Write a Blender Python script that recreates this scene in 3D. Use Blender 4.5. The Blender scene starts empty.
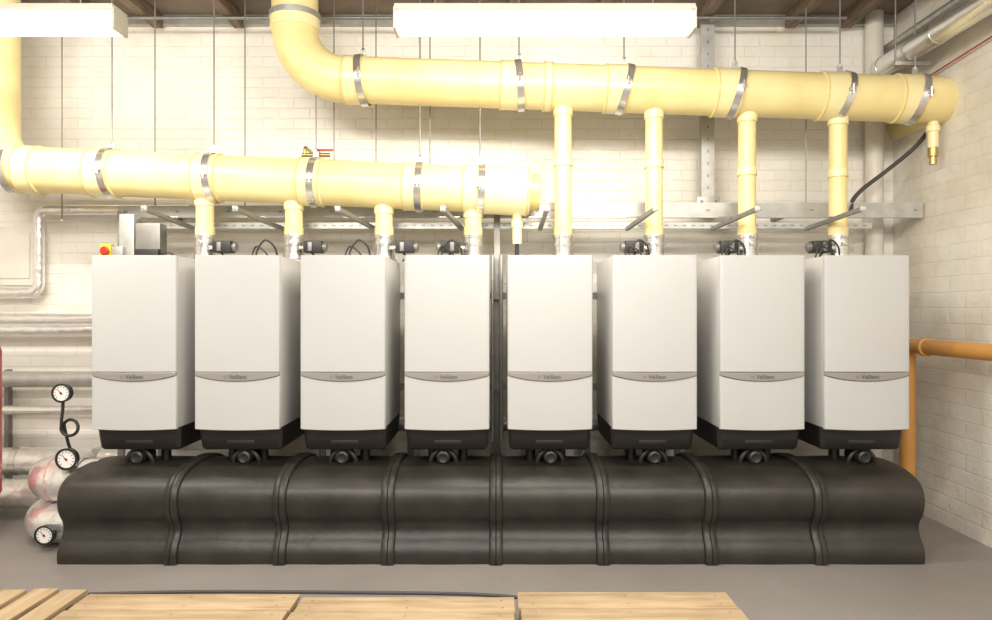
import bpy, bmesh, math, random
from mathutils import Vector, Matrix
random.seed(4)
S = bpy.context.scene
F = 708.0; CZ = 1.38
def at(px, py, y):            # survey helper: photo measurement taken at a known real depth -> metres
    return Vector(((px-497)*y/F, y, CZ+(310-py)*y/F))
def X(px, y): return (px-497)*y/F
def Z(py, y): return CZ+(310-py)*y/F

# ------------------------------------------------------------ materials
def newmat(name):
    m = bpy.data.materials.new(name); m.use_nodes = True
    nt = m.node_tree
    return m, nt, nt.nodes['Principled BSDF']
def mat(name, col, rough=0.5, metal=0.0, var=0.08, vscale=6, bump=0.0, bscale=60, coat=0.0, stretch=None, tint=None):
    m, nt, p = newmat(name)
    tc = nt.nodes.new('ShaderNodeTexCoord'); mp = nt.nodes.new('ShaderNodeMapping')
    nt.links.new(tc.outputs['Object'], mp.inputs['Vector'])
    if stretch: mp.inputs['Scale'].default_value = stretch
    n = nt.nodes.new('ShaderNodeTexNoise'); n.inputs['Scale'].default_value = vscale; n.inputs['Detail'].default_value = 5
    nt.links.new(mp.outputs[0], n.inputs['Vector'])
    r = nt.nodes.new('ShaderNodeValToRGB')
    r.color_ramp.elements[0].position = 0.3; r.color_ramp.elements[1].position = 0.7
    lo = tint or tuple(c*(1-var) for c in col)
    r.color_ramp.elements[0].color = tuple(lo)+(1,)
    r.color_ramp.elements[1].color = tuple(min(1, c*(1+var)) for c in col)+(1,)
    nt.links.new(n.outputs['Fac'], r.inputs[0]); nt.links.new(r.outputs[0], p.inputs['Base Color'])
    p.inputs['Roughness'].default_value = rough; p.inputs['Metallic'].default_value = metal
    p.inputs['Coat Weight'].default_value = coat
    if bump:
        n2 = nt.nodes.new('ShaderNodeTexNoise'); n2.inputs['Scale'].default_value = bscale; n2.inputs['Detail'].default_value = 6
        nt.links.new(mp.outputs[0], n2.inputs['Vector'])
        b = nt.nodes.new('ShaderNodeBump'); b.inputs['Strength'].default_value = bump; b.inputs['Distance'].default_value = 0.01
        nt.links.new(n2.outputs['Fac'], b.inputs['Height']); nt.links.new(b.outputs[0], p.inputs['Normal'])
    return m
def floormat():
    m, nt, p = newmat('painted_concrete'); N = nt.nodes.new; L = nt.links.new
    tc = N('ShaderNodeTexCoord')
    a = N('ShaderNodeTexNoise'); a.inputs['Scale'].default_value = 1.0; a.inputs['Detail'].default_value = 6; a.inputs['Roughness'].default_value = .6
    c = N('ShaderNodeTexNoise'); c.inputs['Scale'].default_value = 22; c.inputs['Detail'].default_value = 8; c.inputs['Roughness'].default_value = .75
    L(tc.outputs['Object'], a.inputs['Vector']); L(tc.outputs['Object'], c.inputs['Vector'])
    r = N('ShaderNodeValToRGB'); r.color_ramp.elements[0].position = .3; r.color_ramp.elements[0].color = (.205, .185, .172, 1)
    r.color_ramp.elements[1].position = .7; r.color_ramp.elements[1].color = (.262, .24, .226, 1); L(a.outputs['Fac'], r.inputs[0])
    r2 = N('ShaderNodeValToRGB'); r2.color_ramp.elements[0].position = .34; r2.color_ramp.elements[0].color = (.72, .69, .66, 1)
    r2.color_ramp.elements[1].position = .44; r2.color_ramp.elements[1].color = (1, 1, 1, 1); L(c.outputs['Fac'], r2.inputs[0])
    mx = N('ShaderNodeMix'); mx.data_type = 'RGBA'; mx.blend_type = 'MULTIPLY'; mx.inputs[0].default_value = .5
    L(r.outputs[0], mx.inputs[6]); L(r2.outputs[0], mx.inputs[7]); L(mx.outputs[2], p.inputs['Base Color'])
    b = N('ShaderNodeBump'); b.inputs['Strength'].default_value = .1; b.inputs['Distance'].default_value = .01; L(c.outputs['Fac'], b.inputs['Height']); L(b.outputs[0], p.inputs['Normal'])
    p.inputs['Roughness'].default_value = .42
    return m
def woodmat(name, axis):
    m, nt, p = newmat(name); N = nt.nodes.new; L = nt.links.new
    tc = N('ShaderNodeTexCoord'); mp = N('ShaderNodeMapping'); mp.inputs['Scale'].default_value = (1, 9, 9) if axis == 'x' else (9, 1, 9)
    L(tc.outputs['Object'], mp.inputs['Vector'])
    a = N('ShaderNodeTexNoise'); a.inputs['Scale'].default_value = 3.2; a.inputs['Detail'].default_value = 7; a.inputs['Distortion'].default_value = .8
    L(mp.outputs[0], a.inputs['Vector'])
    r = N('ShaderNodeValToRGB'); e = r.color_ramp.elements
    e[0].position = .26; e[0].color = (.30, .205, .115, 1); e[1].position = .68; e[1].color = (.49, .375, .235, 1)
    q = e.new(.45); q.color = (.42, .305, .18, 1); L(a.outputs['Fac'], r.inputs[0])
    k = N('ShaderNodeTexVoronoi'); k.inputs['Scale'].default_value = 4.5; L(tc.outputs['Object'], k.inputs['Vector'])
    kr = N('ShaderNodeValToRGB'); kr.color_ramp.elements[0].position = .05; kr.color_ramp.elements[0].color = (.45, .35, .26, 1)
    kr.color_ramp.elements[1].position = .11; kr.color_ramp.elements[1].color = (1, 1, 1, 1); L(k.outputs['Distance'], kr.inputs[0])
    s = N('ShaderNodeTexNoise'); s.inputs['Scale'].default_value = 2.5; s.inputs['Detail'].default_value = 6; L(tc.outputs['Object'], s.inputs['Vector'])
    sr = N('ShaderNodeValToRGB'); sr.color_ramp.elements[0].position = .35; sr.color_ramp.elements[0].color = (.76, .73, .70, 1); sr.color_ramp.elements[1].position = .6; sr.color_ramp.elements[1].color = (1, 1, 1, 1)
    L(s.outputs['Fac'], sr.inputs[0])
    m1 = N('ShaderNodeMix'); m1.data_type = 'RGBA'; m1.blend_type = 'MULTIPLY'; m1.inputs[0].default_value = 1; L(r.outputs[0], m1.inputs[6]); L(kr.outputs[0], m1.inputs[7])
    m2 = N('ShaderNodeMix'); m2.data_type = 'RGBA'; m2.blend_type = 'MULTIPLY'; m2.inputs[0].default_value = 1; L(m1.outputs[2], m2.inputs[6]); L(sr.outputs[0], m2.inputs[7])
    L(m2.outputs[2], p.inputs['Base Color']); p.inputs['Roughness'].default_value = .7
    b = N('ShaderNodeBump'); b.inputs['Strength'].default_value = .25; b.inputs['Distance'].default_value = .004; L(a.outputs['Fac'], b.inputs['Height']); L(b.outputs[0], p.inputs['Normal'])
    return m
def foilmat(name, col, sc=17, st=.6, ro=.25):
    m, nt, p = newmat(name); N = nt.nodes.new; L = nt.links.new
    tc = N('ShaderNodeTexCoord'); v = N('ShaderNodeTexVoronoi'); v.inputs['Scale'].default_value = sc; v.feature = 'F1'
    nz = N('ShaderNodeTexNoise'); nz.inputs['Scale'].default_value = 5; nz.inputs['Detail'].default_value = 4
    L(tc.outputs['Object'], nz.inputs['Vector'])
    ad = N('ShaderNodeVectorMath'); ad.operation = 'MULTIPLY_ADD'; ad.inputs[1].default_value = (.2, .2, .2)
    L(nz.outputs['Color'], ad.inputs[0]); L(tc.outputs['Object'], ad.inputs[2]); L(ad.outputs[0], v.inputs['Vector'])
    b = N('ShaderNodeBump'); b.inputs['Strength'].default_value = st; b.inputs['Distance'].default_value = .012
    L(v.outputs['Distance'], b.inputs['Height']); L(b.outputs[0], p.inputs['Normal'])
    p.inputs['Base Color'].default_value = col+(1,); p.inputs['Metallic'].default_value = .78; p.inputs['Roughness'].default_value = ro
    return m
def brickmat(name, axis, bw, bh, col, mortar, stain, bumpd=0.5, ms=0.006, rough_b=1.2):
    m, nt, p = newmat(name)
    N = nt.nodes.new; L = nt.links.new
    tc = N('ShaderNodeTexCoord'); sp = N('ShaderNodeSeparateXYZ'); cb = N('ShaderNodeCombineXYZ')
    L(tc.outputs['Object'], sp.inputs[0]); L(sp.outputs[axis], cb.inputs[0]); L(sp.outputs['Z'], cb.inputs[1])
    nz = N('ShaderNodeTexNoise'); nz.inputs['Scale'].default_value = 7; L(cb.outputs[0], nz.inputs['Vector'])
    ad = N('ShaderNodeVectorMath'); ad.operation = 'MULTIPLY_ADD'; ad.inputs[1].default_value = (0.014, 0.014, 0); L(nz.outputs['Color'], ad.inputs[0]); L(cb.outputs[0], ad.inputs[2])
    b = N('ShaderNodeTexBrick'); L(ad.outputs[0], b.inputs['Vector'])
    b.inputs['Scale'].default_value = 1; b.inputs['Brick Width'].default_value = bw; b.inputs['Row Height'].default_value = bh
    b.inputs['Mortar Size'].default_value = ms; b.inputs['Mortar Smooth'].default_value = 0.9
    b.inputs['Color1'].default_value = tuple(min(1, c*1.01) for c in col)+(1,); b.inputs['Color2'].default_value = tuple(c*0.985 for c in col)+(1,)
    n3 = N('ShaderNodeTexNoise'); n3.inputs['Scale'].default_value = 3.5; n3.inputs['Detail'].default_value = 5; L(cb.outputs[0], n3.inputs['Vector'])
    mr = N('ShaderNodeValToRGB'); mr.color_ramp.elements[0].position = .38; mr.color_ramp.elements[0].color = mortar+(1,)
    mr.color_ramp.elements[1].position = .62; mr.color_ramp.elements[1].color = tuple(c*.985 for c in col)+(1,); L(n3.outputs['Fac'], mr.inputs[0])
    L(mr.outputs[0], b.inputs['Mortar'])
    n1 = N('ShaderNodeTexNoise'); n1.inputs['Scale'].default_value = 1.6; n1.inputs['Detail'].default_value = 8; n1.inputs['Roughness'].default_value = 0.65
    L(cb.outputs[0], n1.inputs['Vector'])
    r = N('ShaderNodeValToRGB'); r.color_ramp.elements[0].position = 0.36; r.color_ramp.elements[1].position = 0.56
    r.color_ramp.elements[0].color = stain+(1,); r.color_ramp.elements[1].color = (1, 1, 1, 1)
    L(n1.outputs['Fac'], r.inputs[0])
    mx = N('ShaderNodeMix'); mx.data_type = 'RGBA'; mx.blend_type = 'MULTIPLY'; mx.inputs[0].default_value = 1
    L(b.outputs['Color'], mx.inputs[6]); L(r.outputs[0], mx.inputs[7]); L(mx.outputs[2], p.inputs['Base Color'])
    n2 = N('ShaderNodeTexNoise'); n2.inputs['Scale'].default_value = 24; n2.inputs['Detail'].default_value = 5; L(cb.outputs[0], n2.inputs['Vector'])
    ma = N('ShaderNodeMath'); ma.operation = 'MULTIPLY_ADD'; ma.inputs[1].default_value = -1.0
    m2 = N('ShaderNodeMath'); m2.operation = 'MULTIPLY'; m2.inputs[1].default_value = rough_b
    L(n2.outputs['Fac'], m2.inputs[0]); L(b.outputs['Fac'], ma.inputs[0]); L(m2.outputs[0], ma.inputs[2])
    bp = N('ShaderNodeBump'); bp.inputs['Strength'].default_value = bumpd; bp.inputs['Distance'].default_value = 0.006
    L(ma.outputs[0], bp.inputs['Height']); L(bp.outputs[0], p.inputs['Normal'])
    p.inputs['Roughness'].default_value = 0.42
    return m
def lampmat():
    m, nt, p = newmat('lit_diffuser'); N = nt.nodes.new; L = nt.links.new
    tc = N('ShaderNodeTexCoord'); sp = N('ShaderNodeSeparateXYZ'); L(tc.outputs['Generated'], sp.inputs[0])
    r = N('ShaderNodeValToRGB'); e = r.color_ramp.elements
    e[0].position = 0.0; e[0].color = (.42, .39, .32, 1); e[1].position = 1.0; e[1].color = (.30, .27, .20, 1)
    q = e.new(.22); q.color = (.9, .88, .8, 1); q = e.new(.5); q.color = (1, 1, .98, 1); q = e.new(.78); q.color = (.8, .77, .67, 1)
    L(sp.outputs['Z'], r.inputs[0]); L(r.outputs[0], p.inputs['Emission Color']); p.inputs['Emission Strength'].default_value = 4.0
    p.inputs['Base Color'].default_value = (.5, .48, .42, 1); p.inputs['Roughness'].default_value = .3
    return m
M_wall = brickmat('painted_brick', 'X', 0.225, 0.075, (0.86, 0.835, 0.785), (0.79, 0.755, 0.695), (0.92, 0.89, 0.835), 0.45)
M_block = brickmat('painted_block', 'Y', 0.30, 0.10, (0.82, 0.785, 0.72), (0.77, 0.73, 0.655), (0.85, 0.81, 0.74), 0.4, 0.006, 2.0)
M_floor = floormat()
M_ceil = mat('ceiling_board', (0.19, 0.15, 0.115), 0.8, 0, 0.3, 3)
M_joist = mat('old_joist_timber', (0.19, 0.138, 0.096), 0.8, 0, 0.35, 8, 0.3, 30, stretch=(4, 0.6, 4))
M_flue = mat('cream_yellow_plastic', (0.84, 0.725, 0.37), 0.36, 0, 0.04, 4, tint=(0.76, 0.625, 0.28))
M_flue2 = mat('cream_yellow_plastic_fitting', (0.85, 0.745, 0.41), 0.3, 0, 0.05, 9)
M_flue3 = mat('cream_yellow_joint_ring', (0.70, 0.55, 0.21), 0.3, 0, 0.05, 7)
M_white = mat('white_enamel', (0.46, 0.465, 0.465), 0.28, 0, 0.012, 3, coat=0.25)
M_side_lift = mat('white_enamel_shade_lift', (0.585, 0.58, 0.57), 0.32, 0, 0.012, 3)  # same enamel as the fronts, lightened to offset shade between the casings
M_strip = mat('silver_grey_trim_plastic', (0.27, 0.255, 0.24), 0.3, 0.1, 0.03)
M_txt = mat('faint_badge_print', (0.07, 0.075, 0.07), 0.5, 0, 0.0)
M_seam = mat('black_plastic', (0.016, 0.015, 0.014), 0.45, 0, 0.1)
M_base = mat('dark_grey_base_plastic', (0.018, 0.016, 0.014), 0.45, 0, 0.1)
M_ins = mat('black_foam_insulation', (0.0225, 0.019, 0.016), 0.45, 0, 0.4, 6, 0.22, 22)
M_galv = mat('galvanised_steel', (0.46, 0.46, 0.44), 0.42, 0.6, 0.12, 14)
M_gdark = mat('dull_grey_steel', (0.26, 0.25, 0.235), 0.45, 0.6, 0.12, 14)
M_chrome = mat('bright_steel', (0.70, 0.69, 0.67), 0.22, 0.85, 0.05)
M_foil = foilmat('aluminium_foil_lagging', (0.84, 0.83, 0.82), 15, .45, .28)
M_foil2 = foilmat('smooth_foil_cladding', (0.80, 0.79, 0.77), 7, .2)
M_pwhite = mat('white_painted_pipe', (0.72, 0.68, 0.61), 0.45, 0, 0.05)
M_orange = mat('ochre_gas_pipe_paint', (0.56, 0.27, 0.07), 0.4, 0, 0.06)
M_red = mat('red_paint', (0.42, 0.025, 0.018), 0.35, 0, 0.08)
M_yel = mat('yellow_plastic', (0.75, 0.5, 0.03), 0.4)
M_brass = mat('brass', (0.50, 0.36, 0.14), 0.35, 0.8)
M_dial = mat('white_dial', (0.75, 0.75, 0.73), 0.5, 0, 0.01)
M_rub = mat('grey_rubber_cable', (0.06, 0.058, 0.052), 0.6, 0, 0.1)
M_wood = woodmat('raw_pallet_wood', 'x')
M_wood2 = woodmat('raw_pallet_wood_slat', 'y')
M_lamp = lampmat()
M_hous = mat('white_lamp_housing', (0.6, 0.57, 0.5), 0.5)
M_tape = mat('faded_red_printed_tape', (0.62, 0.40, 0.35), 0.4, 0.4, 0.4, 30)

# ------------------------------------------------------------ mesh builder
class B:
    def __init__(s): s.bm = bmesh.new(); s.mats = []
    def mi(s, m):
        if m not in s.mats: s.mats.append(m)
        return s.mats.index(m)
    def box(s, x0, x1, y0, y1, z0, z1, m, bev=0.0):
        t = bmesh.new()
        bmesh.ops.create_cube(t, size=1, matrix=Matrix.Translation(((x0+x1)/2, (y0+y1)/2, (z0+z1)/2)) @ Matrix.Diagonal((abs(x1-x0), abs(y1-y0), abs(z1-z0), 1)))
        if bev: bmesh.ops.bevel(t, geom=t.edges[:], offset=bev, segments=2, affect='EDGES', profile=0.6)
        s.merge(t, m); return s
    def merge(s, t, m, mx=None):
        i = s.mi(m)
        vm = {v: s.bm.verts.new(mx @ v.co if mx else v.co) for v in t.verts}
        for f in t.faces:
            try:
                g = s.bm.faces.new([vm[v] for v in f.verts]); g.material_index = i; g.smooth = True
            except ValueError: pass
        t.free()
    def rings(s, rings, m, cap=True, closed=True):
        i = s.mi(m); R = [[s.bm.verts.new(c) for c in r] for r in rings]; n = len(R[0])
        for a in range(len(R)-1):
            for k in range(n if closed else n-1):
                f = s.bm.faces.new([R[a][k], R[a][(k+1) % n], R[a+1][(k+1) % n], R[a+1][k]]); f.material_index = i; f.smooth = True
        if cap:
            for r in (R[0][::-1], R[-1]):
                f = s.bm.faces.new(r); f.material_index = i; f.smooth = True
        return s
    def tube(s, pts, r, m, n=20, cap=True):
        pts = [Vector(p) for p in pts]; rr = []
        T = []
        for k in range(len(pts)):
            a = pts[max(0, k-1)]; b = pts[min(len(pts)-1, k+1)]; T.append((b-a).normalized())
        u = T[0].orthogonal().normalized()
        for k, p in enumerate(pts):
            u = (u - T[k]*u.dot(T[k])).normalized(); v = T[k].cross(u)
            ra = r[k] if isinstance(r, (list, tuple)) else r
            rr.append([p + (u*math.cos(2*math.pi*j/n)+v*math.sin(2*math.pi*j/n))*ra for j in range(n)])
        return s.rings(rr, m, cap)
    def lathe(s, p, ax, prof, m, n=28):
        p = Vector(p); ax = Vector(ax).normalized(); u = ax.orthogonal().normalized(); v = ax.cross(u)
        return s.rings([[p+ax*t+(u*math.cos(2*math.pi*j/n)+v*math.sin(2*math.pi*j/n))*r for j in range(n)] for t, r in prof], m)
    def beam(s, a, c, hw, hh, m):      # rectangular bar between two points (mostly along y)
        a = Vector(a); c = Vector(c)
        return s.rings([[p+Vector((sx*hw, 0, sz*hh)) for sx, sz in ((-1, -1), (1, -1), (1, 1), (-1, 1))] for p in (a, c)], m)
    def mesh(s, name, origin=(0, 0, 0), ang=35):
        bmesh.ops.recalc_face_normals(s.bm, faces=s.bm.faces[:])
        bmesh.ops.translate(s.bm, verts=s.bm.verts[:], vec=-Vector(origin))
        me = bpy.data.meshes.new(name); s.bm.to_mesh(me); s.bm.free()
        for m in s.mats: me.materials.append(m)
        me.set_sharp_from_angle(angle=math.radians(ang))
        return me
def fillet(pts, rad, n=8):
    pts = [Vector(p) for p in pts]; out = [pts[0]]
    for k in range(1, len(pts)-1):
        a, b, c = pts[k-1], pts[k], pts[k+1]
        d1 = (a-b).normalized(); d2 = (c-b).normalized(); ang = d1.angle(d2)
        if ang > 3.1: out.append(b); continue
        R = rad[k-1] if isinstance(rad, (list, tuple)) else rad
        t = R/math.tan(ang/2)
        p1 = b+d1*t; p2 = b+d2*t; cen = b+(d1+d2).normalized()*(R/math.sin(ang/2))
        v1 = p1-cen; v2 = p2-cen; A = v1.angle(v2); axr = v1.cross(v2)
        for j in range(n+1): out.append(cen + Matrix.Rotation(A*j/n, 3, axr) @ v1)
    out.append(pts[-1]); return out
def smooth_path(pts, sub=6):
    P = [Vector(p) for p in pts]; o = []
    for i in range(len(P)-1):
        p0 = P[max(i-1, 0)]; p1 = P[i]; p2 = P[i+1]; p3 = P[min(i+2, len(P)-1)]
        for j in range(sub):
            t = j/sub
            o.append(0.5*((2*p1)+(p2-p0)*t+(2*p0-5*p1+4*p2-p3)*t*t+(-p0+3*p1-3*p2+p3)*t**3))
    o.append(P[-1]); return o
COL = S.collection
def link(o): COL.objects.link(o); return o
def thing(name, loc, label, cat, group=None):
    o = link(bpy.data.objects.new(name, None)); o.location = loc; o.empty_display_size = 0.1
    o['label'] = label; o['category'] = cat
    if group: o['group'] = group
    return o
def part(b, name, par, label=None, org=None):
    o = link(bpy.data.objects.new(name, b.mesh(name, org if org is not None else par.location)))
    o.parent = par
    if label: o['label'] = label
    return o
def solo(b, name, origin, label, cat, group=None):
    o = link(bpy.data.objects.new(name, b.mesh(name, origin))); o.location = origin
    o['label'] = label; o['category'] = cat
    if group: o['group'] = group
    return o
def struct(b, name):
    o = link(bpy.data.objects.new(name, b.mesh(name))); o['kind'] = 'structure'; return o

# ------------------------------------------------------------ room
YW = 5.13; XR = 2.87; XL = -4.6; H = 3.50; YF = -2.2
struct(B().box(XL-.15, XR+.15, YW, YW+.2, 0, H+.1, M_wall), 'wall_back')
struct(B().box(XR, XR+.2, YF, YW, 0, H+.1, M_block), 'wall_right')
struct(B().box(XL-.2, XL, YF, YW, 0, H+.1, M_block), 'wall_left')
struct(B().box(XL-.2, XR+.2, YF, YW+.2, -.1, 0, M_floor), 'floor')
struct(B().box(XL-.2, XR+.2, YF, YW+.2, H, H+.12, M_ceil), 'ceiling')
struct(B().box(XL, XR, YW-.05, YW, H-.07, H, M_galv), 'trim_1')
jx = [-3.95, -3.3, -2.83, -2.43, -1.85, -1.35, -.38, .12, .72, 1.45, 2.1, 2.5]
jm = None
for k, x in enumerate(jx):
    if jm is None: jm = B().box(-.035, .035, YF, YW-.05, 0, .10, M_joist, .004).mesh('ceiling_joist')
    o = link(bpy.data.objects.new('ceiling_joist', jm)); o.location = (x, 0, H-.10)
    o['label'] = 'dark brown timber joist under the ceiling boards'; o['category'] = 'joist'; o['group'] = 'ceiling joists'

# ------------------------------------------------------------ boilers
YB0, YB1, YC = 4.0, 4.66, 4.33
ZB = 0.606; ZT = 1.690
cxs = [X(p, 4.02) for p in (134.5, 237.5, 343, 447, 550, 654.5, 762, 866.5)]
flp = [205, 294, 384, 473, 563, 654, 747, 838]
YFL = 4.53
fxs = [X(p, YFL) for p in flp]
HW = .242
def yfront(x, hw=HW, r=.012, bow=.010):
    y = YB0-YC + bow*(x/hw)**2
    e = abs(x)-(hw-r)
    if e > 0: y += r-math.sqrt(max(0, r*r-e*e))
    return y
def panel(b, zlo, zhi, th, m, off=0.0, n=28):
    xs = []
    for i in range(n+1):
        u = -1+2*i/n; u = math.copysign(1-(1-abs(u))**1.5, u); xs.append(u*HW)
    rings = []
    yb = YB0-YC+th+off
    for x in xs:
        yf = yfront(x)+off; u = x/HW; zl, zh = zlo(u), zhi(u); e = .003
        rings.append([(x, min(a, yb), c) for a, c in ((yf+e, zl), (yf, zl+e), (yf, zh-e), (yf+e, zh), (yb, zh), (yb, zl))])
    return b.rings(rings, m)
def make_text():
    cu = bpy.data.curves.new('badge', 'FONT'); cu.body = 'Vaillant'; cu.size = 0.031; cu.extrude = 0.0008
    cu.align_x = 'CENTER'; cu.align_y = 'CENTER'; cu.space_character = 1.08
    ob = bpy.data.objects.new('tmp', cu); COL.objects.link(ob)
    dg = bpy.context.evaluated_depsgraph_get(); me = bpy.data.meshes.new_from_object(ob.evaluated_get(dg))
    bpy.data.objects.remove(ob)
    zz = .396
    me.transform(Matrix.Translation((0.010, YB0-YC-.0045, zz)) @ Matrix.Rotation(math.pi/2, 4, 'X'))
    bm = bmesh.new(); bm.from_mesh(me)
    vs = [bm.verts.new((-.062+.007*math.cos(a), YB0-YC-.0053, zz+.007*math.sin(a))) for a in [2*math.pi*k/16 for k in range(16)]]
    vi = [bm.verts.new((-.062+.0055*math.cos(a), YB0-YC-.0053, zz+.0052*math.sin(a))) for a in [2*math.pi*k/16 for k in range(16)]]
    for k in range(16): bm.faces.new([vs[k], vs[(k+1) % 16], vi[(k+1) % 16], vi[k]])
    bm.to_mesh(me); bm.free(); me.materials.clear(); me.materials.append(M_txt)
    return me
txtmesh = make_text()
z0 = .098; zt = ZT-ZB
b = B(); b.box(-.239, .239, YB0-YC+.035, YB1-YC, z0+.004, zt-.003, M_side_lift, .006); me_cas = b.mesh('casing')
b = B(); b.box(-.225, .225, YB0-YC+.028, YB0-YC+.04, z0+.01, zt-.01, M_seam); me_gap = b.mesh('panel_gasket')
dip = lambda u: .033*(1-abs(u)**2.2)
b = B(); panel(b, lambda u: .423, lambda u: zt, .030, M_white); me_front = b.mesh('front_panel')
b = B(); panel(b, lambda u: z0-.006*(1-u*u), lambda u: .404-dip(u)-.003, .030, M_white, .001); me_flap = b.mesh('control_flap')
b = B(); panel(b, lambda u: .404-dip(u), lambda u: .4205, .026, M_strip, -.003); me_strip = b.mesh('trim_strip')
b = B()
def rr(hx, y0, y1, z, c=.02):
    return [(-hx+c, y0, z), (hx-c, y0, z), (hx, y0+c, z), (hx, y1, z), (-hx, y1, z), (-hx, y0+c, z)]
b.rings([rr(.222, -.245, .27, -.030), rr(.230, -.255, .28, -.018), rr(.239, -.270, .30, .088), rr(.239, -.270, .30, .101)], M_base)
b.box(-.08, .08, -.262, -.24, .005, .030, M_base, .006)
me_base = b.mesh('base_cover')
# rolled black insulated union under each boiler
def conn(s):
    b = B()
    b.tube([(-.09, -.10, -.02), (-.09, -.10, -.120)], .028, M_seam); b.tube([(.09, -.10, -.02), (.09, -.10, -.120)], .028, M_seam)
    b.lathe((s*.02, -.245, -.080), (0, 1, 0), [(.004, .018), (0, .026), (.006, .037), (.03, .042), (.16, .044), (.18, .03)], M_seam, 28)
    b.tube(smooth_path([(s*.02+.075, -.19, -.125), (s*.02+.068, -.2, -.085), (s*.02+.035, -.2, -.046), (s*.02, -.2, -.034), (s*.02-.035, -.2, -.046), (s*.02-.068, -.2, -.085), (s*.02-.075, -.19, -.125)]), .014, M_ins, 12)
    b.tube([(s*.02, -.2, -.045), (s*.02, -.2, -.018)], .02, M_seam, 12)
    return b.mesh('pipe_connection')
connA, connB = conn(-1), conn(1)
def child(me, name, par, loc=(0, 0, 0), label=None):
    o = link(bpy.data.objects.new(name, me)); o.parent = par; o.location = loc
    if label: o['label'] = label
    return o
b = B()
b.lathe((0, 0, -.004), (0, 0, 1), [(0, .085), (.012, .085), (.02, .07), (.05, .068), (.052, .062), (.10, .062), (.102, .066), (.118, .066), (.12, .061), (.15, .061), (.152, .067), (.172, .067), (.174, .055)], M_chrome)
b.box(-.012, .012, -.085, -.06, .10, .125, M_chrome, .003)
b.box(-.012, .012, -.085, -.06, .15, .172, M_chrome, .003)
me_adap = b.mesh('flue_adapter')
def damper(side):
    b = B()
    b.lathe((side*.05, -.03, .085), (side, 0, 0), [(0, .014), (.04, .014)], M_chrome, 12)
    b.box(side*.085, side*.20, -.08, .01, .05, .125, M_seam, .006)
    b.lathe((side*.20, -.035, .088), (side, 0, 0), [(0, .030), (.022, .030), (.028, .02)], M_gdark)
    b.box(side*.115, side*.14, -.085, -.075, .06, .115, M_gdark, .002)
    b.tube(smooth_path([(side*.13, -.05, .05), (side*.16, -.07, .02), (side*.13, -.06, .0)]), .006, M_seam, 8)
    return b.mesh('damper_motor')
dR, dL = damper(1), damper(-1)
def cablemesh(side):
    b = B()
    b.tube(smooth_path([(side*.06, -.1, 0), (side*.075, -.12, .08), (side*.13, -.13, .12), (side*.18, -.12, .06), (side*.19, -.12, 0)]), .006, M_seam, 8)
    b.tube(smooth_path([(side*.10, -.12, 0), (side*.13, -.14, .05), (side*.19, -.12, .08), (side*.22, -.12, .0)]), .005, M_seam, 8)
    return b.mesh('sensor_cable')
cL = cablemesh(-1)
sides = [1, 1, 1, -1, 0, -1, -1, -1]
lab = {1: 'white gas boiler with black base, damper motor beside its flue',
       -1: 'white gas boiler with black base, cabled damper motor at its flue',
       0: 'white gas boiler with black base and plain steel flue adapter'}
for k, cx in enumerate(cxs):
    t = thing('boiler', (cx, YC, ZB), lab[sides[k]], 'boiler', 'row of wall-hung boilers')
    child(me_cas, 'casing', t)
    child(me_gap, 'panel_gasket', t)
    child(me_front, 'front_panel', t)
    child(me_flap, 'control_flap', t)
    st = child(me_strip, 'trim_strip', t, label='grey crescent trim strip')
    child(txtmesh, 'brand_badge', st)
    child(me_base, 'base_cover', t, label='black plastic base cover')
    child((connA, connB)[k in (1, 4, 5, 7)], 'pipe_connection', t, (random.uniform(-.012, .012), 0, 0), label='black insulated pipe connection')
    fx = fxs[k]-cx
    child(me_adap, 'flue_adapter', t, (fx, YFL-YC, zt), 'bright steel flue adapter')
    if sides[k]:
        child(dR if sides[k] > 0 else dL, 'damper_motor', t, (fx, YFL-YC-.02, zt))
        if k: child(cL, 'sensor_cable', t, (fx, YFL-YC-.04, zt))

# ------------------------------------------------------------ insulated header along the floor
prof = smooth_path([Vector((y, z, 0)) for y, z in [(3.842, 0), (3.838, .03), (3.841, .065), (3.856, .10), (3.882, .135), (3.896, .175), (3.888, .215), (3.862, .255), (3.844, .30), (3.842, .36), (3.866, .413), (3.93, .453), (4.05, .480), (4.2, .488), (4.35, .48), (4.5, .44), (4.6, .35), (4.62, .2), (4.62, 0)]], 3)
prof = [(p.x, p.y) for p in prof]
def offs(d):
    out = []
    for i, (y, z) in enumerate(prof):
        a = prof[max(i-1, 0)]; c = prof[min(i+1, len(prof)-1)]
        ty, tz = c[0]-a[0], c[1]-a[1]; L = math.hypot(ty, tz)
        ny, nz = -tz/L, ty/L
        if i == 0 or i == len(prof)-1: nz = 0
        out.append((y+ny*d, max(0, z+nz*d)))
    return out
hdr = thing('insulated_header', (0, 4.2, 0), 'black foam-insulated pipe header on the floor beneath the boilers', 'pipe insulation')
seams = [X(p, 3.85) for p in (57, 172, 280, 388, 496, 603, 711, 820, 925)]
hw = .037
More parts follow.
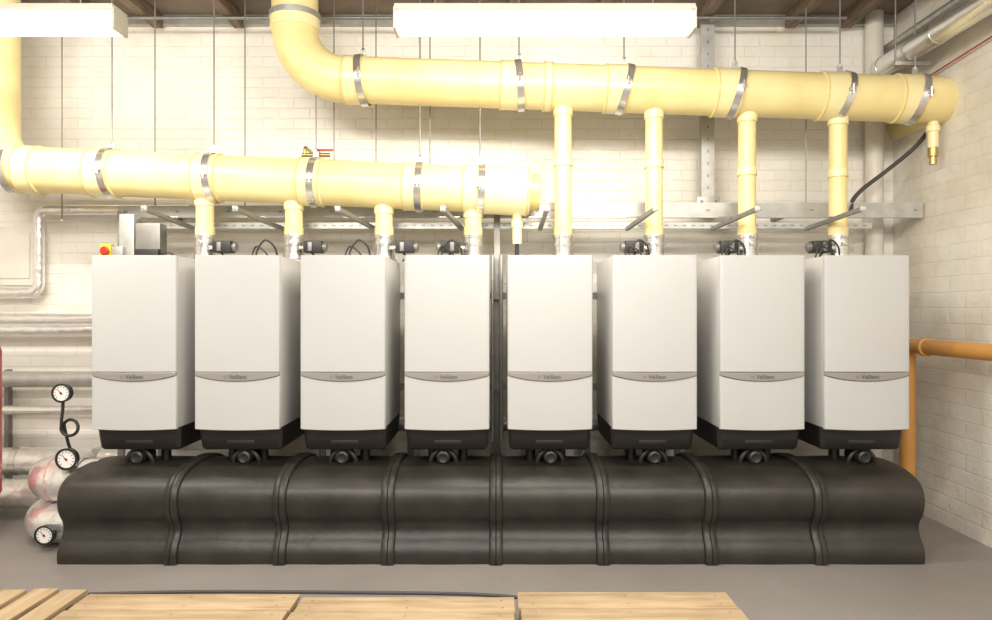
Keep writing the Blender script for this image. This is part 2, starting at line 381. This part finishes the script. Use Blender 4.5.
for k in range(8):
    sec = []
    if k == 0:
        a = seams[0]; sec += [(a, -.010), (a+.005, -.002), (a+.02, .002), (a+.06, .003)]
        b0 = a
    else:
        a = seams[k]; b0 = a
        sec += [(a-hw, .001), (a-hw+.003, .015), (a-hw+.010, .021), (a-.012, .023), (a-.003, .023), (a, .018), (a+.003, .023), (a+.012, .023), (a+hw-.010, .021), (a+hw-.003, .015), (a+hw, .001), (a+hw+.02, .000)]
    c = seams[k+1]-hw-.0005 if k < 7 else seams[8]
    L = c-b0
    sec += [(b0+L*.3, .003), (b0+L*.42, .005), (b0+L*.6, .005), (b0+L*.75, .003)]
    if k < 7: sec += [(c-.02, .0), (c, .000)]
    else: sec += [(c-.06, .003), (c-.02, .002), (c-.005, -.002), (c, -.010)]
    b = B(); b.rings([[(x, y, z) for y, z in offs(d)] for x, d in sec], M_ins)
    part(b, 'insulation_shell', hdr)

# ------------------------------------------------------------ mounting frame
fr = thing('mounting_frame', (0, 4.75, 0), 'galvanised steel channel frame carrying the boilers', 'steel frame')
def chan(x0, x1, y, z0, z1, d=.035, slots=True, mm=None):
    b = B(); t = .004; mm = mm or M_galv
    b.box(x0, x1, y, y+t, z0, z1, mm); b.box(x0, x1, y+t, y+d, z0, z0+t, mm); b.box(x0, x1, y+t, y+d, z1-t, z1, mm)
    if slots:
        n = int((x1-x0)/slots)
        for i in range(n):
            cxx = x0+.05+i*(x1-x0-.1)/max(1, n-1)
            b.box(cxx-.012, cxx+.012, y-.0012, y, (z0+z1)/2-.005, (z0+z1)/2+.005, M_gdark)
    return b
part(chan(X(545, 4.75), X(921, 4.75), 4.73, Z(218, 4.75), Z(203, 4.75), slots=.3), 'top_rail', fr)
part(chan(X(120, 4.75), X(545, 4.75), 4.73, Z(218, 4.75), Z(206, 4.75), slots=.3), 'top_rail', fr)
b = chan(X(130, 4.75), X(870, 4.75), 4.725, Z(229, 4.75), Z(223, 4.75), slots=.06)
part(b, 'lower_rail', fr)
for z in (1.45, .85):
    b = B(); b.box(-2.52, 2.5, 4.663, 4.70, z, z+.045, M_gdark); part(b, 'boiler_rail', fr)
for x in [-2.50, -1.75, -1.16, -.575, 0.0, .6, 1.2, 1.79, 2.46]:
    top = Z(212, 4.75) if x in (-2.5, 0.0) else 1.55
    b = B(); b.box(x-.021, x+.021, 4.70, 4.724, 0, top, M_gdark, .003)
    b.box(x-.06, x+.06, 4.66, 4.78, 0, .008, M_gdark)
    part(b, 'upright', fr)
for x in (-2.3, -1.0, .45, 2.0):
    b = B(); b.box(x-.02, x+.02, 4.765, YW, Z(211, 4.75)-.02, Z(211, 4.75)+.02, M_gdark); part(b, 'wall_bracket', fr)
for px, qx in ((145, 195), (236, 283), (338, 375), (443, 462), (547, 540), (655, 627), (757, 712), (862, 806)):
    b = B(); a = at(px, 209, 4.14); c = at(qx, 229, 4.73)
    b.beam(a, c, .012, .012, M_gdark)
    b.box(a.x-.016, a.x+.016, a.y-.02, a.y, a.z-.016, a.z+.016, M_galv, .004)
    b.lathe((a.x, a.y-.019, a.z), (0, -1, 0), [(0, .008), (.008, .008)], M_chrome, 6)
    m = a.lerp(c, .5)
    b.tube([(m.x+.04, m.y, m.z+.016), (m.x-.09, m.y, m.z+.016)], .005, M_chrome, 8)
    part(b, 'support_arm', fr)

b = B(); x = X(708, 4.95); w = .045
b.box(x-w, x+w, 4.95, 4.956, Z(216, 4.95), H, M_galv); b.box(x-w, x-w+.005, 4.956, 5.0, Z(216, 4.95), H, M_galv); b.box(x+w-.005, x+w, 4.956, 5.0, Z(216, 4.95), H, M_galv)
for i in range(16): b.box(x-.006, x+.006, 4.9488, 4.95, 2.14+i*.085, 2.16+i*.085, M_gdark)
b.box(x-.08, x+.08, 4.935, 4.948, Z(218, 4.95), Z(197, 4.95), M_galv, .003)
for dx in (-.05, .05):
    for dz in (-.035, .035): b.lathe((x+dx, 4.935, Z(207, 4.95)+dz), (0, -1, 0), [(0, .012), (.01, .012)], M_gdark, 6)
b.box(x-.04, x+.04, 4.77, 5.13, Z(212, 4.95), Z(208, 4.95), M_galv)
solo(b, 'strut_channel', (x, 4.97, Z(216, 4.95)), 'slotted galvanised strut channel running from rail to ceiling', 'strut')

# ------------------------------------------------------------ flues
R = .145
def P(px, py): return at(px, py, YFL)
def flue(name, path, rads, collars, axis_pts, branches, label):
    t = thing(name, axis_pts[0], label, 'flue pipe')
    b = B(); b.tube(fillet(path, rads, 10), R, M_flue, 40); part(b, 'main_duct', t)
    A, C = axis_pts; d = (C-A).normalized()
    def on(px):
        tt = (X(px, YFL)-A.x)/(C.x-A.x); return A+(C-A)*tt
    for p0, p1 in collars:
        a = on(p0); L = (on(p1)-a).length
        b = B(); b.lathe(a, d, [(-.004, R-.002), (0, R+.008), (.024, R+.008), (L-.024, R+.008), (L, R+.007), (L+.006, R-.002)], M_flue2, 40)
        b.lathe(a, d, [(-.001, R), (.002, R+.011), (.010, R+.012), (.013, R)], M_flue3, 40)
        b.lathe(a, d, [(L-.013, R), (L-.010, R+.012), (L-.002, R+.011), (L+.001, R)], M_flue3, 40)
        part(b, 'socket_collar', t)
    for px, bot in branches:
        top = on(px).z - R*.6; x = X(px, YFL)
        b = B(); b.lathe((x, YFL, bot), (0, 0, 1), [(0, .054), (0.001, .060), (.05, .060), (.055, .055), (top-bot, .055)], M_flue, 28)
        tb = on(px).z-R
        b.lathe((x, YFL, tb-.040), (0, 0, 1), [(0, .055), (.004, .062), (.05, .064), (.075, .062)], M_flue2, 28)
        if top-bot > .5:
            mz = bot+(tb-bot)*random.choice((.55, .62, .5))
            b.lathe((x, YFL, mz), (0, 0, 1), [(0, .055), (.004, .060), (.05, .060), (.056, .055)], M_flue2, 28)
            b.lathe((x, YFL, mz-.002), (0, 0, 1), [(0, .055), (.002, .0615), (.007, .0615), (.009, .055)], M_flue3, 28)
        part(b, 'branch_pipe', t)
    return t, on
A1, C1 = P(330, 79.5), P(960, 101)
zb = ZT+.165
t1, on1 = flue('exhaust_flue', [Vector((X(295, YFL), YFL, H)), Vector((X(295, YFL), YFL, Z(78, YFL))), C1, Vector((C1.x, 5.13, C1.z))], [.33, .21],
     [(345, 366), (500, 521), (543, 552), (604, 626), (712, 738), (818, 842), (893, 915)], (A1, C1),
     [(563, zb), (654, zb), (747, zb), (838, zb)], 'cream-yellow plastic exhaust flue bending down from ceiling over the boilers')
b = B(); xx = X(295, YFL)
b.lathe((xx, YFL, Z(30, YFL)), (0, 0, 1), [(-.004, R), (0, R+.009), (.09, R+.010), (.096, R)], M_flue2, 40); part(b, 'socket_collar', t1)
b = B(); b.lathe((xx, YFL, Z(20, YFL)), (0, 0, 1), [(0, R+.012), (.001, R+.016), (.035, R+.016), (.036, R+.012)], M_galv, 40); part(b, 'strap', t1, 'steel strap')
b = B(); c = on1(933)
b.tube([(X(933, YFL), YFL, c.z-R*.8), (X(933, YFL), YFL, c.z-R-.16)], .032, M_flue2)
b.lathe((X(933, YFL), YFL, c.z-R-.06), (0, 0, 1), [(0, .032), (.003, .04), (.04, .04), (.045, .032)], M_flue2)
b.lathe((X(933, YFL), YFL, c.z-R-.27), (0, 0, 1), [(0, .012), (.003, .022), (.05, .022), (.055, .03), (.11, .03), (.115, .02)], M_brass, 16)
part(b, 'condensate_drain', t1)
A2, C2 = P(30, 170), P(530, 192)
t2, on2 = flue('exhaust_flue', [Vector((X(-6, YFL), YFL, H)), Vector((X(-6, YFL), YFL, Z(168, YFL))), C2], .24,
     [(24, 42), (93, 118), (198, 222), (301, 324), (404, 424), (463, 480), (484, 528)], (A2, C2),
     [(205, zb), (294, zb), (384, zb), (473, zb)], 'cream-yellow plastic exhaust flue with capped end above the boilers')
d2 = (C2-A2).normalized()
b = B(); b.lathe(C2, d2, [(-.02, R-.002), (.002, R-.028), (.060, R-.028), (.063, R-.032), (.064, R-.06)], M_flue3, 40); part(b, 'end_cap', t2)
b = B(); x = X(517, YFL); zz = on2(517).z-R+.03
b.tube([(x, YFL, zz), (x, YFL, zz-.22)], .03, M_flue2); b.lathe((x, YFL, zz-.12), (0, 0, 1), [(0, .03), (.004, .037), (.04, .037), (.045, .03)], M_flue2)
b.tube([(x, YFL, zz-.22), (x, YFL, ZT-.35)], .013, M_seam, 12)
part(b, 'condensate_drain', t2)

def hanger(c, d):
    t = thing('pipe_hanger', c, 'galvanised pipe clamp on a threaded rod around the flue', 'pipe hanger', 'flue pipe hangers')
    b = B(); ro = R+.018
    w = .021; d = d.normalized(); u = Vector((0, 0, 1)); u = (u-d*u.dot(d)).normalized(); v = d.cross(u); n = 40
    rings = []
    for tt, r in ((-w, ro), (w, ro), (w, ro-.006), (-w, ro-.006), (-w, ro)):
        rings.append([c+d*tt+(u*math.cos(2*math.pi*j/n)+v*math.sin(2*math.pi*j/n))*r for j in range(n)])
    b.rings(rings, M_chrome, cap=False)
    b.box(c.x-.018, c.x+.018, c.y-.004, c.y+.004, c.z+ro-.004, c.z+ro+.035, M_galv)
    for s in (-1, 1):
        b.box(c.x-.018, c.x+.018, c.y+s*ro-.012, c.y+s*ro+.012, c.z-.012, c.z+.012, M_galv, .003)
        b.lathe((c.x, c.y+s*(ro+.012), c.z-.03), (0, 0, 1), [(0, .006), (.06, .006)], M_chrome, 8)
    part(b, 'clamp_band', t)
    b = B(); b.lathe((c.x, c.y, c.z+ro+.01), (0, 0, 1), [(0, .005), (H-c.z-ro-.01, .005)], M_gdark, 8)
    b.lathe((c.x, c.y, c.z+ro+.03), (0, 0, 1), [(0, .011), (.014, .011)], M_chrome, 6)
    part(b, 'hanger_rod', t)
for px in (363, 519, 624, 735, 840, 915): hanger(on1(px), (C1-A1).normalized()+Vector((0, random.uniform(-.12, .05), -.22 if px > 600 else .12)))
for px in (14, 112, 214, 316, 420, 480): hanger(on2(px), (C2-A2).normalized()+Vector((0, random.uniform(-.05, .12), .10 if px < 300 else 0.0)))
for px, dep in ((62, 4.95), (155, 4.74), (245, 4.74), (334, 4.74), (376, 4.95), (430, 4.74), (806, 4.74)):
    x = X(px, dep); zb0 = 2.0
    b = B(); b.tube([(x, dep, zb0), (x, dep, H)], .0045, M_gdark, 8); b.lathe((x, dep, zb0), (0, 0, 1), [(0, .010), (.015, .010)], M_chrome, 6)
    solo(b, 'threaded_rod', (x, dep, zb0), 'thin galvanised threaded rod dropping from the ceiling joists', 'threaded rod', 'drop rods')

# ------------------------------------------------------------ other pipework
def pipe(name, path, r, m, label, rad=.1, n=20, cat='pipe', extra=None, group=None):
    b = B(); pp = fillet(path, rad) if rad else [Vector(p) for p in path]
    b.tube(pp, r, m, n)
    if extra: extra(b)
    return solo(b, name, Vector(path[0]), label, cat, group)
pipe('gas_pipe', [(2.68, 1.0, 1.15), (2.68, 4.62, 1.15), (2.68, 4.62, 0)], .048, M_orange, 'ochre-painted gas pipe along the block wall turning down to the floor', .09, 24,
     extra=lambda b: (b.lathe((2.68, 4.40, 1.15), (0, 1, 0), [(0, .05), (.004, .058), (.05, .058), (.054, .05)], M_orange), b.box(2.64, 2.865, 3.4, 3.44, 1.08, 1.10, M_galv)))
def fr_(b):
    for k in range(7): b.lathe((2.69, 1.3+k*.6, 3.07), (0, 1, 0), [(0, .070), (.001, .073), (.04, .073), (.041, .070)], M_chrome)
pipe('clad_pipe', [(2.69, 1.0, 3.07), (2.69, 4.95, 3.07)], .070, M_foil2, 'straight silver foil-clad pipe along the block wall near ceiling', 0, 24, extra=fr_)
pipe('service_pipe', [(2.69, 5.05, 3.5), (2.69, 5.05, 0)], .06, M_pwhite, 'white-painted service pipe dropping down the corner', 0, 24)
pipe('clad_pipe', [(2.79, 1.0, 3.25), (2.79, 5.13, 3.25)], .030, M_galv, 'slim grey metal pipe high on the block wall', 0, 20)
pipe('conduit', [(XL, 4.86, 3.385), (2.4, 4.86, 3.385)], .012, M_gdark, 'thin dark conduit strapped beneath the joists', 0, 12)
pipe('red_cable', smooth_path([(2.84, 3.2, 3.02), (2.845, 3.8, 2.97), (2.84, 4.4, 2.93), (2.85, 5.12, 2.90)]), .005, M_red, 'thin red cable clipped along the block wall', 0, 8, 'cable')
for y in (4.6, 3.0):
    b = B(); b.box(2.59, 2.82, y, y+.03, 2.972, 2.999, M_galv, .003); b.tube([(2.60, y+.02, 2.98), (2.60, y+.02, H)], .006, M_gdark, 8)
    solo(b, 'trapeze_bracket', (2.7, y, 2.97), 'galvanised trapeze bracket under the clad pipe', 'bracket', 'trapeze brackets')
pipe('hose', smooth_path([at(927, 133, 4.75), at(912, 150, 4.75), at(885, 172, 4.75), at(864, 188, 4.75), at(853, 200, 4.75), at(851, 212, 4.72)]), .014, M_rub, 'dark grey flexible hose curving down to the rail', 0, 12, 'hose')
y = 5.02
pipe('lagged_pipe', [at(-90, 292, y), at(39, 292, y), at(39, 210, y), at(190, 210, y)], .036, M_foil, 'foil-lagged pipe making a square bend on the brick wall', .06)
b = B(); b.box(X(-20, y), X(30, y), YW-.02, YW, Z(285, y), Z(225, y), M_pwhite, .005)
b.box(X(-10, y), X(22, y), YW-.03, YW-.02, Z(278, y), Z(232, y), M_pwhite, .004)
solo(b, 'wall_hatch', (X(5, y), YW, Z(285, y)), 'white-painted access hatch on the brick wall', 'hatch')
for py, r, m, dep, xe, lb in ((318.5, .036, M_foil, 4.98, 130, 'foil-lagged pipe running along the brick wall'), (329.5, .038, M_foil, 4.92, 130, 'foil-lagged pipe running along the brick wall'),
                       (379, .055, M_galv, 4.98, 130, 'grey metal pipe running along the brick wall'), (410, .032, M_foil2, 4.95, 130, 'thin bright pipe running along the brick wall')):
    zc = Z(py, dep)
    pipe('wall_pipe', [(XL, dep, zc), (X(xe, dep)+.3, dep, zc)], r, m, lb, 0, 20, group='wall pipes')
for py, r, dep in ((461, .092, 4.85), (493, .092, 4.68)):
    zc = Z(py, dep)
    def ring(b, zc=zc, r=r, dep=dep):
        for xx in (-3.9, -3.3, -2.75): b.lathe((xx, dep, zc), (1, 0, 0), [(0, r), (.002, r+.004), (.05, r+.004), (.052, r)], M_chrome)
    pipe('lagged_pipe', [(XL, dep, zc), (-2.42, dep, zc)], r, M_foil, 'thick foil-lagged heating pipe near the floor', 0, 28, extra=ring)
b = B(); x = X(6, 5.08); b.box(x-.014, x+.014, 5.08, 5.13, 0, Z(370, 5.05), M_gdark, .003); solo(b, 'pipe_post', (x, 5.1, 0), 'galvanised upright channel carrying the wall pipes', 'post')
def stub(zc, r, lbl, x1, tape):
    def ex(b):
        b.lathe((seams[0]-.10, 4.2, zc), (1, 0, 0), [(0, r), (.003, r+.006), (.05, r+.006), (.053, r)], M_chrome)
        if tape: b.lathe((x1+.07, 4.2, zc), (1, .12, .1), [(0, r-.002), (.002, r+.003), (.010, r+.003), (.012, r-.002)], M_tape)
    pipe('lagged_stub', [(seams[0]+.04, 4.2, zc), (x1, 4.2, zc), (x1, 4.58, zc)], r, M_foil, lbl, .13, 30, extra=ex)
stub(.372, .123, 'fat foil-lagged pipe elbow leaving the black header', -2.70, True)
stub(.124, .121, 'fat foil-lagged return pipe elbow resting on floor', -2.72, False)
def gauge(px, py, dep, r, label, tail):
    c = at(px, py, dep); t = thing('pressure_gauge', c, label, 'gauge', 'pressure gauges')
    b = B(); b.lathe(c+Vector((0, .03, 0)), (0, -1, 0), [(0, r*.8), (.005, r*.95), (.035, r), (.042, r*1.02), (.044, r*.9), (.038, r*.87)], M_seam, 32); part(b, 'gauge_case', t)
    b = B(); b.lathe(c+Vector((0, -.004, 0)), (0, -1, 0), [(0, r*.80), (.0045, r*.80)], M_dial, 32)
    part(b, 'dial_face', t, 'white dial face with dark tick marks')
    b = B()
    for k in range(11):
        a = math.radians(225-27*k); d = Vector((math.cos(a), 0, math.sin(a)))
        b.tube([c+Vector((0, -.009, 0))+d*r*.58, c+Vector((0, -.009, 0))+d*r*.74], .0018, M_seam, 6)
    part(b, 'tick_marks', t)
    b = B(); d = Vector((math.cos(2.3), 0, math.sin(2.3)))
    b.tube([c+Vector((0, -.011, 0))-d*r*.2, c+Vector((0, -.011, 0))+d*r*.6], [.0035, .0012], M_red, 6); b.lathe(c+Vector((0, -.009, 0)), (0, -1, 0), [(0, .006), (.005, .006)], M_seam, 12)
    part(b, 'needle', t)
    b = B(); b.tube(smooth_path([c+Vector(q) for q in tail], 4), .009, M_seam, 12); part(b, 'siphon_tube', t)
loop = [(0, .01, -.05), (-.002, .01, -.10), (-.005, .005, -.15)]
for k in range(13):
    a = math.radians(160+30*k); loop.append((.036+.046*math.cos(a), .005+.0022*k, -.205+.046*math.sin(a)))
loop += [(.0, .04, -.25), (.012, .05, -.32), (.03, .08, -.42), (.03, .08, -.54)]
gauge(62, 393, 4.12, .055, 'round pressure gauge on a looped black siphon above foil pipe', loop)
gauge(67, 459, 4.06, .062, 'round pressure gauge standing on the upper foil pipe', [(0, .03, -.02), (0, .08, -.03), (0, .12, -.06), (0, .13, -.1)])
gauge(45, 535, 4.03, .055, 'round pressure gauge fixed to the lower foil pipe', [(0, .02, 0), (0, .05, 0), (0, .08, 0)])
c = Vector((X(-39, 4.2), 4.2, 0)); t = thing('expansion_vessel', c, 'red steel expansion vessel standing on legs', 'tank')
b = B(); b.lathe(c+Vector((0, 0, .18)), (0, 0, 1), [(0, .05), (.02, .12), (.06, .18), (.1, .198), (.11, .203), (.12, .2), (.95, .2), (1.0, .185), (1.04, .13), (1.06, .05)], M_red, 36); part(b, 'tank_body', t)
for k in range(3):
    a = math.radians(90+120*k); b = B(); q = c+Vector((.15*math.cos(a), .15*math.sin(a), 0)); b.tube([q, q+Vector((0, 0, .27))], .016, M_red, 10); b.lathe(q, (0, 0, 1), [(0, .035), (.008, .035)], M_red, 12); part(b, 'leg', t)

y = 4.9; z = Z(155, y)
b = B(); b.tube([(X(302, y), y, z), (X(330, y), y, z)], .014, M_brass, 12); b.tube(fillet([(X(305, y), y, z), (X(305, y), y, Z(147, y)), (X(305, y), YW, Z(147, y))], .02), .012, M_brass, 12)
b.lathe((X(313, y), y, z), (1, 0, 0), [(0, .014), (.003, .024), (.05, .024), (.053, .014)], M_brass, 8)
t = thing('valve', (X(316, y), y, z), 'small brass valve with red lever on the brick wall', 'valve'); part(b, 'valve_body', t)
b = B(); b.box(X(318, y), X(334, y), y-.03, y-.02, z+.02, z+.035, M_red, .003); b.tube([(X(316, y), y-.025, z+.027), (X(320, y), y-.025, z+.027)], .01, M_red, 8); b.tube([(X(316, y), y-.005, z+.0), (X(316, y), y-.025, z+.03)], .007, M_brass, 8); part(b, 'lever', t)

b = B(); dep = 4.6
x0, x1 = X(119, dep), X(134, dep)
b.box(x0, x1, dep, dep+.09, ZT-.2, Z(214, dep), M_galv, .004)
solo(b, 'cable_trunking', (x0, dep, ZT-.2), 'upright grey steel cable trunking at the frame end', 'trunking')
t = thing('emergency_stop', at(106, 251, 4.55), 'yellow emergency stop box with red push button', 'switch')
q = at(106, 251, 4.55); b = B(); b.box(q.x-.04, q.x+.03, q.y, q.y+.05, q.z-.05, q.z+.045, M_yel, .005); b.box(q.x+.03, q.x+.10, q.y+.01, q.y+.05, q.z-.05, q.z+.03, M_galv, .003); part(b, 'switch_box', t)
b = B(); b.lathe(q, (0, -1, 0), [(-.002, .014), (.012, .014), (.014, .028), (.024, .028), (.03, .02)], M_red, 24); part(b, 'push_button', t)
b = B(); q = at(146, 234, 4.56); b.box(q.x-.07, q.x+.09, q.y, q.y+.1, ZT, q.z+.07, M_gdark, .008); b.box(q.x-.05, q.x+.10, q.y-.05, q.y, ZT, ZT+.08, M_seam, .008)
b.tube(smooth_path([(q.x+.08, q.y-.02, ZT+.04), (q.x+.15, q.y-.02, ZT+.06), (q.x+.2, q.y-.02, ZT+.03), (q.x+.22, q.y-.01, ZT)]), .006, M_seam, 8)
solo(b, 'junction_box', (q.x, q.y, ZT), 'grey junction box with a small black transformer on top of boiler', 'junction box')
for dx, r in ((-.03, .010), (.028, .012)):
    pipe('conduit', [(dx+.0, 4.64, Z(255, 4.64)), (dx, 4.64, .52)], r, M_galv, 'thin grey conduit dropping between the middle boilers', 0, 10)
b = B(); zc = .60
b.tube([(-2.45, 4.86, zc), (2.5, 4.86, zc)], .05, M_galv)
for xx in (-2.3, -.9, .9, 2.3): b.box(xx-.02, xx+.02, 4.84, 4.88, 0, zc-.04, M_gdark)
solo(b, 'manifold_pipe', (-2.45, 4.86, 0), 'grey steel pipe on posts behind the black header', 'pipe')

# ------------------------------------------------------------ light fixtures and added fill lamps
def fixture(x0, x1):
    y0, y1 = 3.45, 3.58; zb_, zt_ = 2.755, 2.850
    c = Vector(((x0+x1)/2, (y0+y1)/2, zb_))
    t = thing('light_fixture', c, 'lit white fluorescent batten with clear diffuser hung from ceiling', 'ceiling lamp', 'fluorescent battens')
    b = B(); b.box(x0+.012, x1-.012, y0, y1, zb_, zt_, M_lamp, .025); part(b, 'diffuser', t)
    b = B(); b.box(x0+.005, x1-.005, y0-.006, y1+.006, zt_-.002, zt_+.025, M_hous, .006); part(b, 'housing', t)
    for xa, xb in ((x0, x0+.012), (x1-.012, x1)):
        b = B(); b.box(xa, xb, y0-.003, y1+.003, zb_-.002, zt_+.01, M_hous, .005); part(b, 'end_cap', t)
    for xs in (x0+.2, x1-.2):
        b = B(); b.tube([(xs, (y0+y1)/2, zt_+.02), (xs, (y0+y1)/2, H)], .004, M_gdark, 8); part(b, 'suspension_rod', t)
    for rot, e, loc in ((0, 38, (c.x, c.y, zb_-.012)), (95, 13, (c.x, y1+.02, (zb_+zt_)/2))):
        ld = bpy.data.lights.new('batten_light', 'AREA'); ld.shape = 'RECTANGLE'; ld.size = x1-x0-.1; ld.size_y = .10 if rot == 0 else .05; ld.energy = e; ld.color = (1, .93, .80)
        lo = link(bpy.data.objects.new('batten_light', ld)); lo.location = loc; lo.rotation_euler = (math.radians(rot), 0, 0)
fixture(X(393, 3.45), X(697, 3.45)); fixture(X(-195, 3.45), X(114, 3.45))
def area(name, loc, rot, sx, sy, e, col=(1, .95, .86)):
    ld = bpy.data.lights.new(name, 'AREA'); ld.shape = 'RECTANGLE'; ld.size = sx; ld.size_y = sy; ld.energy = e; ld.color = col
    lo = link(bpy.data.objects.new(name, ld)); lo.location = loc; lo.rotation_euler = [math.radians(a) for a in rot]
area('front_fill_light', (-1.8, .6, 3.3), (38, 0, 0), 1.6, .5, 112)  # added unseen fill lamps, here and below, to light the boiler fronts
area('front_fill_light', (1.4, .6, 3.3), (38, 0, 0), 1.6, .5, 98)
area('front_fill_light', (-.2, -1.2, 3.1), (60, 0, 0), 3.0, .6, 98)

# ------------------------------------------------------------ pallets
def pallet(x0, x1, yfar, ynear, zt_, along_x, label, nb):
    t = thing('pallet', ((x0+x1)/2, (yfar+ynear)/2, 0), label, 'pallet', 'wooden pallets on the floor')
    g = .005 if along_x else .03
    if along_x:
        w = (yfar-ynear-(nb-1)*g)/nb
        for k in range(nb):
            a = ynear+k*(w+g); b = B(); j = random.uniform(-.008, .008)
            b.box(x0+j, x1+j*.5, a, a+w, zt_-.022, zt_, M_wood, .003)
            for xn in (x0+.06, (x0+x1)/2, x1-.06):
                for dy in (.25, .75): b.lathe((xn+random.uniform(-.01, .01), a+w*dy, zt_-.001), (0, 0, 1), [(0, .005), (.0015, .005)], M_gdark, 8)
            part(b, 'deck_board', t)
    else:
        w = (x1-x0-(nb-1)*g)/nb
        for k in range(nb):
            a = x0+k*(w+g); b = B(); j = random.uniform(-.012, .012)
            b.box(a, a+w, ynear+j, yfar+j, zt_-.022, zt_, M_wood2, .003); part(b, 'deck_board', t)
    for k in range(3):
        b = B()
        if along_x:
            xc = x0+.05+(x1-x0-.10)*k/2; b.box(xc-.045, xc+.045, ynear+.02, yfar-.02, .0, zt_-.0225, M_wood2, .003)
        else:
            yc = ynear+.06+(yfar-ynear-.12)*k/2; b.box(x0, x1, yc-.045, yc+.045, .0, zt_-.0225, M_wood, .003)
        part(b, 'bearer', t)
zp = .14
def yf(py, z=zp): return F*(CZ-z)/(py-310)
pallet(X(-60, 3.13), X(86, 3.13), yf(589), 2.1, zp, False, 'slatted raw wood pallet lying on the floor', 5)
pallet(X(89, 3.09), X(300, 3.09), yf(594), 2.1, zp, True, 'boarded raw wood pallet with rough grain', 6)
pallet(X(303, 3.06), X(514, 3.06), yf(597), 2.0, zp, True, 'boarded raw wood pallet with rough grain', 7)
pallet(X(518, 3.10), X(727, 3.10), yf(592), 2.1, zp, True, 'boarded raw wood pallet with rough grain', 6)
pipe('floor_cable', smooth_path([(X(86, 3.4), 3.42, .008), (X(200, 3.4), 3.45, .008), (X(350, 3.4), 3.44, .008), (X(470, 3.4), 3.42, .008), (X(540, 3.4), 3.36, .008)]), .008, M_rub, 'dark cable lying on the floor behind the pallets', 0, 10, 'cable')

# ------------------------------------------------------------ world, camera
w = bpy.data.worlds.new('World'); S.world = w; w.use_nodes = True
bg = w.node_tree.nodes['Background']; bg.inputs[0].default_value = (1, .955, .88, 1); bg.inputs[1].default_value = .68
cd = bpy.data.cameras.new('cam'); cd.sensor_width = 36; cd.lens = F/992*36; cd.shift_x = -.001; cd.clip_start = .05
co = link(bpy.data.objects.new('cam', cd)); co.location = (0, 0, CZ); co.rotation_euler = (math.pi/2, 0, 0)
S.camera = co
S.view_settings.view_transform = 'Standard'; S.view_settings.look = 'None'; S.view_settings.exposure = 0
